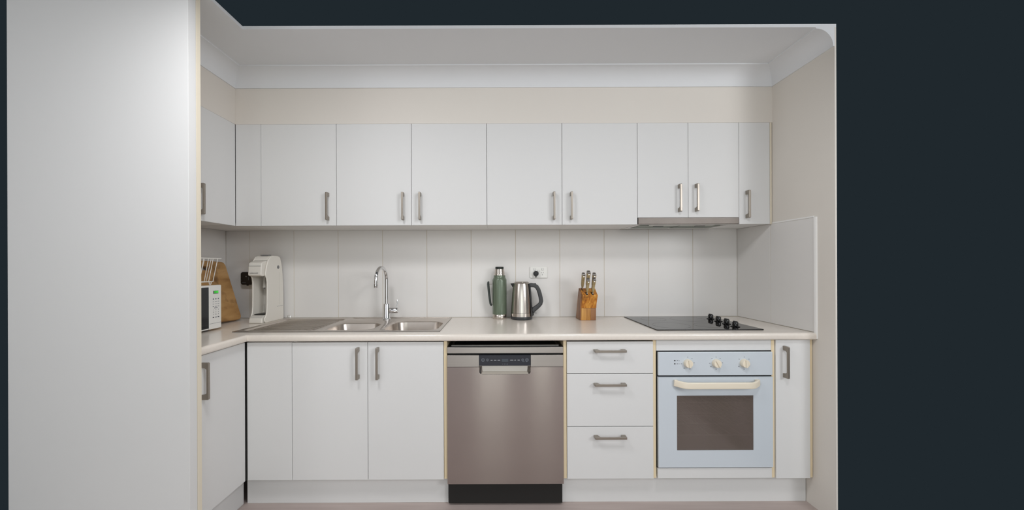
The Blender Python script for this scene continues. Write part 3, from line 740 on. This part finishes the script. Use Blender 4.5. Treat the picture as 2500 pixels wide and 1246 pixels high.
# ---------------------------------------------------------------- black timer plug in the corner
t = thing('timer_plug', 'square black plug-in timer on the wall tiles behind the soda maker', 'plug', (-1.7090, 0, 1.17))
bx = MB().prism(rrect(-1.7140, -1.6360, 1.128, 1.213, .014, 4), 'Y', -.040, -.0005).build('body', 'black', t, .004, 3)
MB().lathe([(.0035, -.0402), (.0032, -.0418), (.001, -.042)], (-1.6760, 0, 1.183), 12, axis='Y').build('dial', 'grey_plastic', t)
for a in ((-1.7040, -1.6780, 1.1415, 1.1432), (-1.7130, -1.7060, 1.158, 1.1595), (-1.6610, -1.6595, 1.158, 1.18)):
    MB().box(a[0], a[1], -.0404, -.0399, a[2], a[3]).build('print_mark', 'mark_grey', t)
MB().box(-1.6820, -1.6720, -.03, -.015, 1.121, 1.129).build('cord_stub', 'black', t, .002, 1)

# ---------------------------------------------------------------- soda maker
t = thing('soda_maker', 'tall white soda maker with open bottle bay beside the draining board', 'soda maker', (-1.495, -.13, ZC))
X0, X1 = -1.532, -1.434
Z = lambda h: ZC+h
# rear column with concave bay, foot and head
col = [(-.030, .0004), (-.222, .0004), (-.232, .010), (-.234, .030), (-.226, .044), (-.205, .048), (-.120, .050), (-.108, .060), (-.104, .12), (-.104, .24), (-.112, .278), (-.135, .292), (-.150, .296), (-.150, .40), (-.120, .408), (-.075, .408), (-.045, .395), (-.034, .34), (-.030, .2)]
MB().prism([(y, Z(h)) for y, h in col], 'X', X0+.009, X1-.009).build('body', 'soda_inner', t, .003, 2)
sidep = [(-.026, .0004), (-.214, .0004), (-.224, .010), (-.225, .030), (-.212, .044), (-.2035, .066), (-.200, .10), (-.1985, .20), (-.1985, .250), (-.2035, .276), (-.212, .290), (-.216, .302), (-.206, .345), (-.188, .388), (-.168, .409), (-.140, .417), (-.085, .417), (-.062, .408), (-.046, .36), (-.034, .29), (-.027, .18)]
for a, b in ((X0, X0+.0088), (X1-.0088, X1)):
    MB().prism([(y, Z(h)) for y, h in sidep], 'X', a, b).build('side_shell', 'soda_white', t, .004, 3)
MB().prism([(y, Z(h)) for y, h in ((-.151, .396), (-.190, .386), (-.168, .4095), (-.140, .4175), (-.085, .4175), (-.060, .408), (-.048, .37), (-.060, .3965))], 'X', X0+.009, X1-.009).build('top_shell', 'soda_white', t, .002, 2)
head = [(-.1505, .292), (-.225, .288), (-.240, .292), (-.243, .300), (-.240, .350), (-.236, .368), (-.222, .378), (-.151, .392)]
hd = MB().prism([(y, Z(h)) for y, h in head], 'X', X0+.006, X1-.010).build('head', 'soda_white', t, .006, 3)
MB().box(X0+.010, X1-.014, -.2425, -.2405, Z(.352), Z(.3535)).build('head_seam', 'mark_grey', hd)
text_mesh('lettering', 'sodastream', .0112, (-1.4880, -.2445, Z(.3095)), (PI/2, 0, 0), 'grey_plastic', hd)
MB().prism([(X0+.018, -.205), (X1-.018, -.205), (X1-.016, -.14), (X1-.03, -.115), (X0+.03, -.115), (X0+.016, -.14)], 'Z', Z(.0495), Z(.053)).build('drip_tray', 'black', t, .001, 1)
MB().prism([(y, Z(h)) for y, h in ((-.222, .0005), (-.240, .0005), (-.243, .008), (-.240, .026), (-.228, .036), (-.224, .03))], 'X', X0+.010, X1-.010).build('front_foot', 'soda_white', t, .004, 3)
MB().lathe([(.0095, 0), (.0085, .03), (.006, .045), (.006, .075)], (-1.483, -.150, Z(.215)), 20).build('nozzle', 'soda_inner', t, smooth=True)
MB().lathe([(.0035, 0), (.0035, .006)], (-1.483, -.150, Z(.209)), 12).build('nozzle_tip', 'mark_grey', t)
MB().lathe([(.027, 0), (.027, .055)], (-1.483, -.105, Z(.052)), 28).build('bottle_rest', 'soda_inner', t, smooth=True, angle=40)
MB().box(-1.510, -1.460, -.150, -.115, Z(.4178), Z(.4245)).build('push_button', 'grey_plastic', t, .002, 2)
MB().lathe([(.0115, .0002), (.0115, .0015), (.001, .002)], (X1, -.088, Z(.345)), 24, axis='X').build('side_badge', 'grey_plastic', t, smooth=True)
MB().box(X1+.0001, X1+.0006, -.102, -.036, Z(.0895), Z(.0908)).build('panel_seam', 'mark_grey', t)
MB().box(X1+.0001, X1+.0006, -.075, -.0740, Z(.10), Z(.31)).build('panel_seam', 'soda_inner', t)

# ---------------------------------------------------------------- microwave (faces +X)
MX, MY1, MY0 = -1.545, -.431, -.880
t = thing('microwave', 'white microwave with dark door and green clock display on the left-hand bench', 'microwave', (-1.69, -.65, ZC))
MB().box(XL+.012, MX-.018, MY0+.004, MY1-.003, .914, 1.144).build('case', 'mw_white', t, .004, 2)
MB().prism(rrect(-.5175, MY1, .9105, 1.148, .005, 3), 'X', MX-.0175, MX).build('control_panel', 'mw_white', t, .003, 2)
cp = [o for o in t.children if o.name.startswith('control_panel')][0]
d = MB().prism(rrect(MY0, -.5190, .9105, 1.148, .005, 3), 'X', MX-.0175, MX-.001).build('door', 'mw_white', t, .003, 2)
MB().box(MX-.0012, MX+.0006, MY0+.03, -.5200, .918, 1.138).build('door_glass', 'mw_glass', d, .001, 1)
for y_ in (MY0+.05, MY1-.05):
    for x_ in (XL+.05, MX-.05): MB().lathe([(.012, 0), (.012, .0142)], (x_, y_, ZC+.0002), 14).build('foot', 'black', t)
MB().box(MX+.0001, MX+.0006, -.4885, -.453, 1.1015, 1.1175).build('display', 'lcd_back', cp)
text_mesh('clock_digits', '2:00', .0175, (MX+.0009, -.4690, 1.1095), (PI/2, 0, PI/2), 'lcd_green', cp)
rows = [(1.073, 3, .007, .007), (1.0585, 3, .010, .002), (1.0455, 3, .010, .002), (1.032, 3, .010, .003)]
for z_, nn, w_, h_ in rows:
    for k in range(nn):
        y_ = -.4885+.0175*k
        MB().box(MX+.0001, MX+.0006, y_-w_/2, y_+w_/2, z_-h_/2, z_+h_/2).build('print_mark', 'mark_grey', cp)
MB().box(MX+.0001, MX+.0006, -.483, -.459, 1.0215, 1.0245).build('print_mark', 'mark_dark', cp)
for r_ in range(3):
    for k in range(3):
        text_mesh('key_digit', str(r_*3+k+1), .0075, (MX+.0006, -.4885+.0175*k, 1.0135-.0125*r_), (PI/2, 0, PI/2), 'mark_dark', cp)
for k in range(3):
    y_ = -.4885+.0175*k
    MB().box(MX+.0001, MX+.0006, y_-.005, y_+.005, .9705, .9755).build('print_mark', 'mark_dark' if k != 1 else 'mark_grey', cp)
MB().box(MX+.0001, MX+.0006, -.5165, -.4335, .9405, .9417).build('panel_seam', 'mark_grey', cp)

# ---------------------------------------------------------------- wire rack on the microwave
t = thing('wire_rack', 'white wire dish rack standing on top of the microwave', 'rack', (-1.69, -.62, 1.149))
RX0, RX1, RY0, RY1 = -1.800, -1.575, -.84, -.392
bx0, bx1, by0, by1 = RX0+.02, RX1-.012, RY0+.035, RY1-.045
zr, zb = 1.295, 1.166
loop = lambda x0, x1, y0, y1, z: [(x0, y0, z), (x1, y0, z), (x1, y1, z), (x0, y1, z), (x0, y0, z)]
def wires(m, pts, r=.0019):
    for a, b in zip(pts[:-1], pts[1:]): m.tube([a, b], r, 8)
m = MB(); wires(m, loop(RX0, RX1, RY0, RY1, zr), .0026); m.build('top_rim', 'wire_white', t, smooth=True)
m = MB(); wires(m, loop(bx0, bx1, by0, by1, zb), .0024); m.build('bottom_rim', 'wire_white', t, smooth=True)
nW = 13
for k in range(nW):
    u = k/(nW-1)
    ya = RY0+.03+(RY1-RY0-.055)*u; yb = by0+(by1-by0)*u
    m = MB(); wires(m, [(RX1, ya, zr), (bx1, yb, zb), (bx0, yb, zb), (RX0, ya, zr)], .0017); m.build('wire', 'wire_white', t, smooth=True)
for k in range(6):
    u = k/5
    m = MB(); xa = RX0+.02+(RX1-RX0-.04)*u; xb = bx0+(bx1-bx0)*u
    wires(m, [(xa, RY1, zr), (xb, by1, zb), (xb, by0, zb), (xa, RY0, zr)], .0017); m.build('wire', 'wire_white', t, smooth=True)
for x_ in (bx0, bx1):
    for y_ in (by0+.02, by1-.02):
        m = MB(); m.tube([(x_, y_-.008, zb), (x_, y_-.005, 1.152), (x_, y_, 1.1502), (x_, y_+.005, 1.152), (x_, y_+.008, zb)], .0019, 8, (1, 0, 0)); m.build('foot', 'wire_white', t, smooth=True)

# ---------------------------------------------------------------- cutting board leaning in the corner
bw, bh, bth = .305, .392, .030
pts = rrect(0, bw, 0, bh, .028, 5); hole = rrect(bw/2-.030, bw/2+.085, bh-.062, bh-.036, .0129, 5)
nn = 5; N = len(pts)
up = Vector((-.128, .020, .372)).normalized()          # up the board
along = Vector((-.02, -1, 0)).normalized(); along = (along-up*along.dot(up)).normalized()
nrm = along.cross(up).normalized()
if nrm.x < 0: nrm = -nrm
org = Vector((-1.663, -.098, ZC+.0008+bth*abs(nrm.z)*0))
def bp(p, dth): return org+along*p[0]+up*p[1]-nrm*dth
cell = outer_ring(bw/2-.10, bw/2+.10, bh-.085, bh-.012, hole, nn)
def ringf(a, b): return [(a+i, a+(i+1) % N, b+(i+1) % N, b+i) for i in range(N)]
v = []; f = []
for dth in (0, bth):
    v += [bp(p, dth) for p in pts]+[bp(p, dth) for p in hole]
f += ringf(0, N)+ringf(2*N, 3*N)+ringf(0, 2*N)+ringf(N, 3*N)
zmin = min(p.z for p in v); v = [p+Vector((0, 0, ZC+.0006-zmin)) for p in v]
tag(MB().add(v, f).build('cutting_board', 'board_wood', None, .003, 2), 'worn brown wooden cutting board leaning in the corner behind the microwave', 'cutting board')
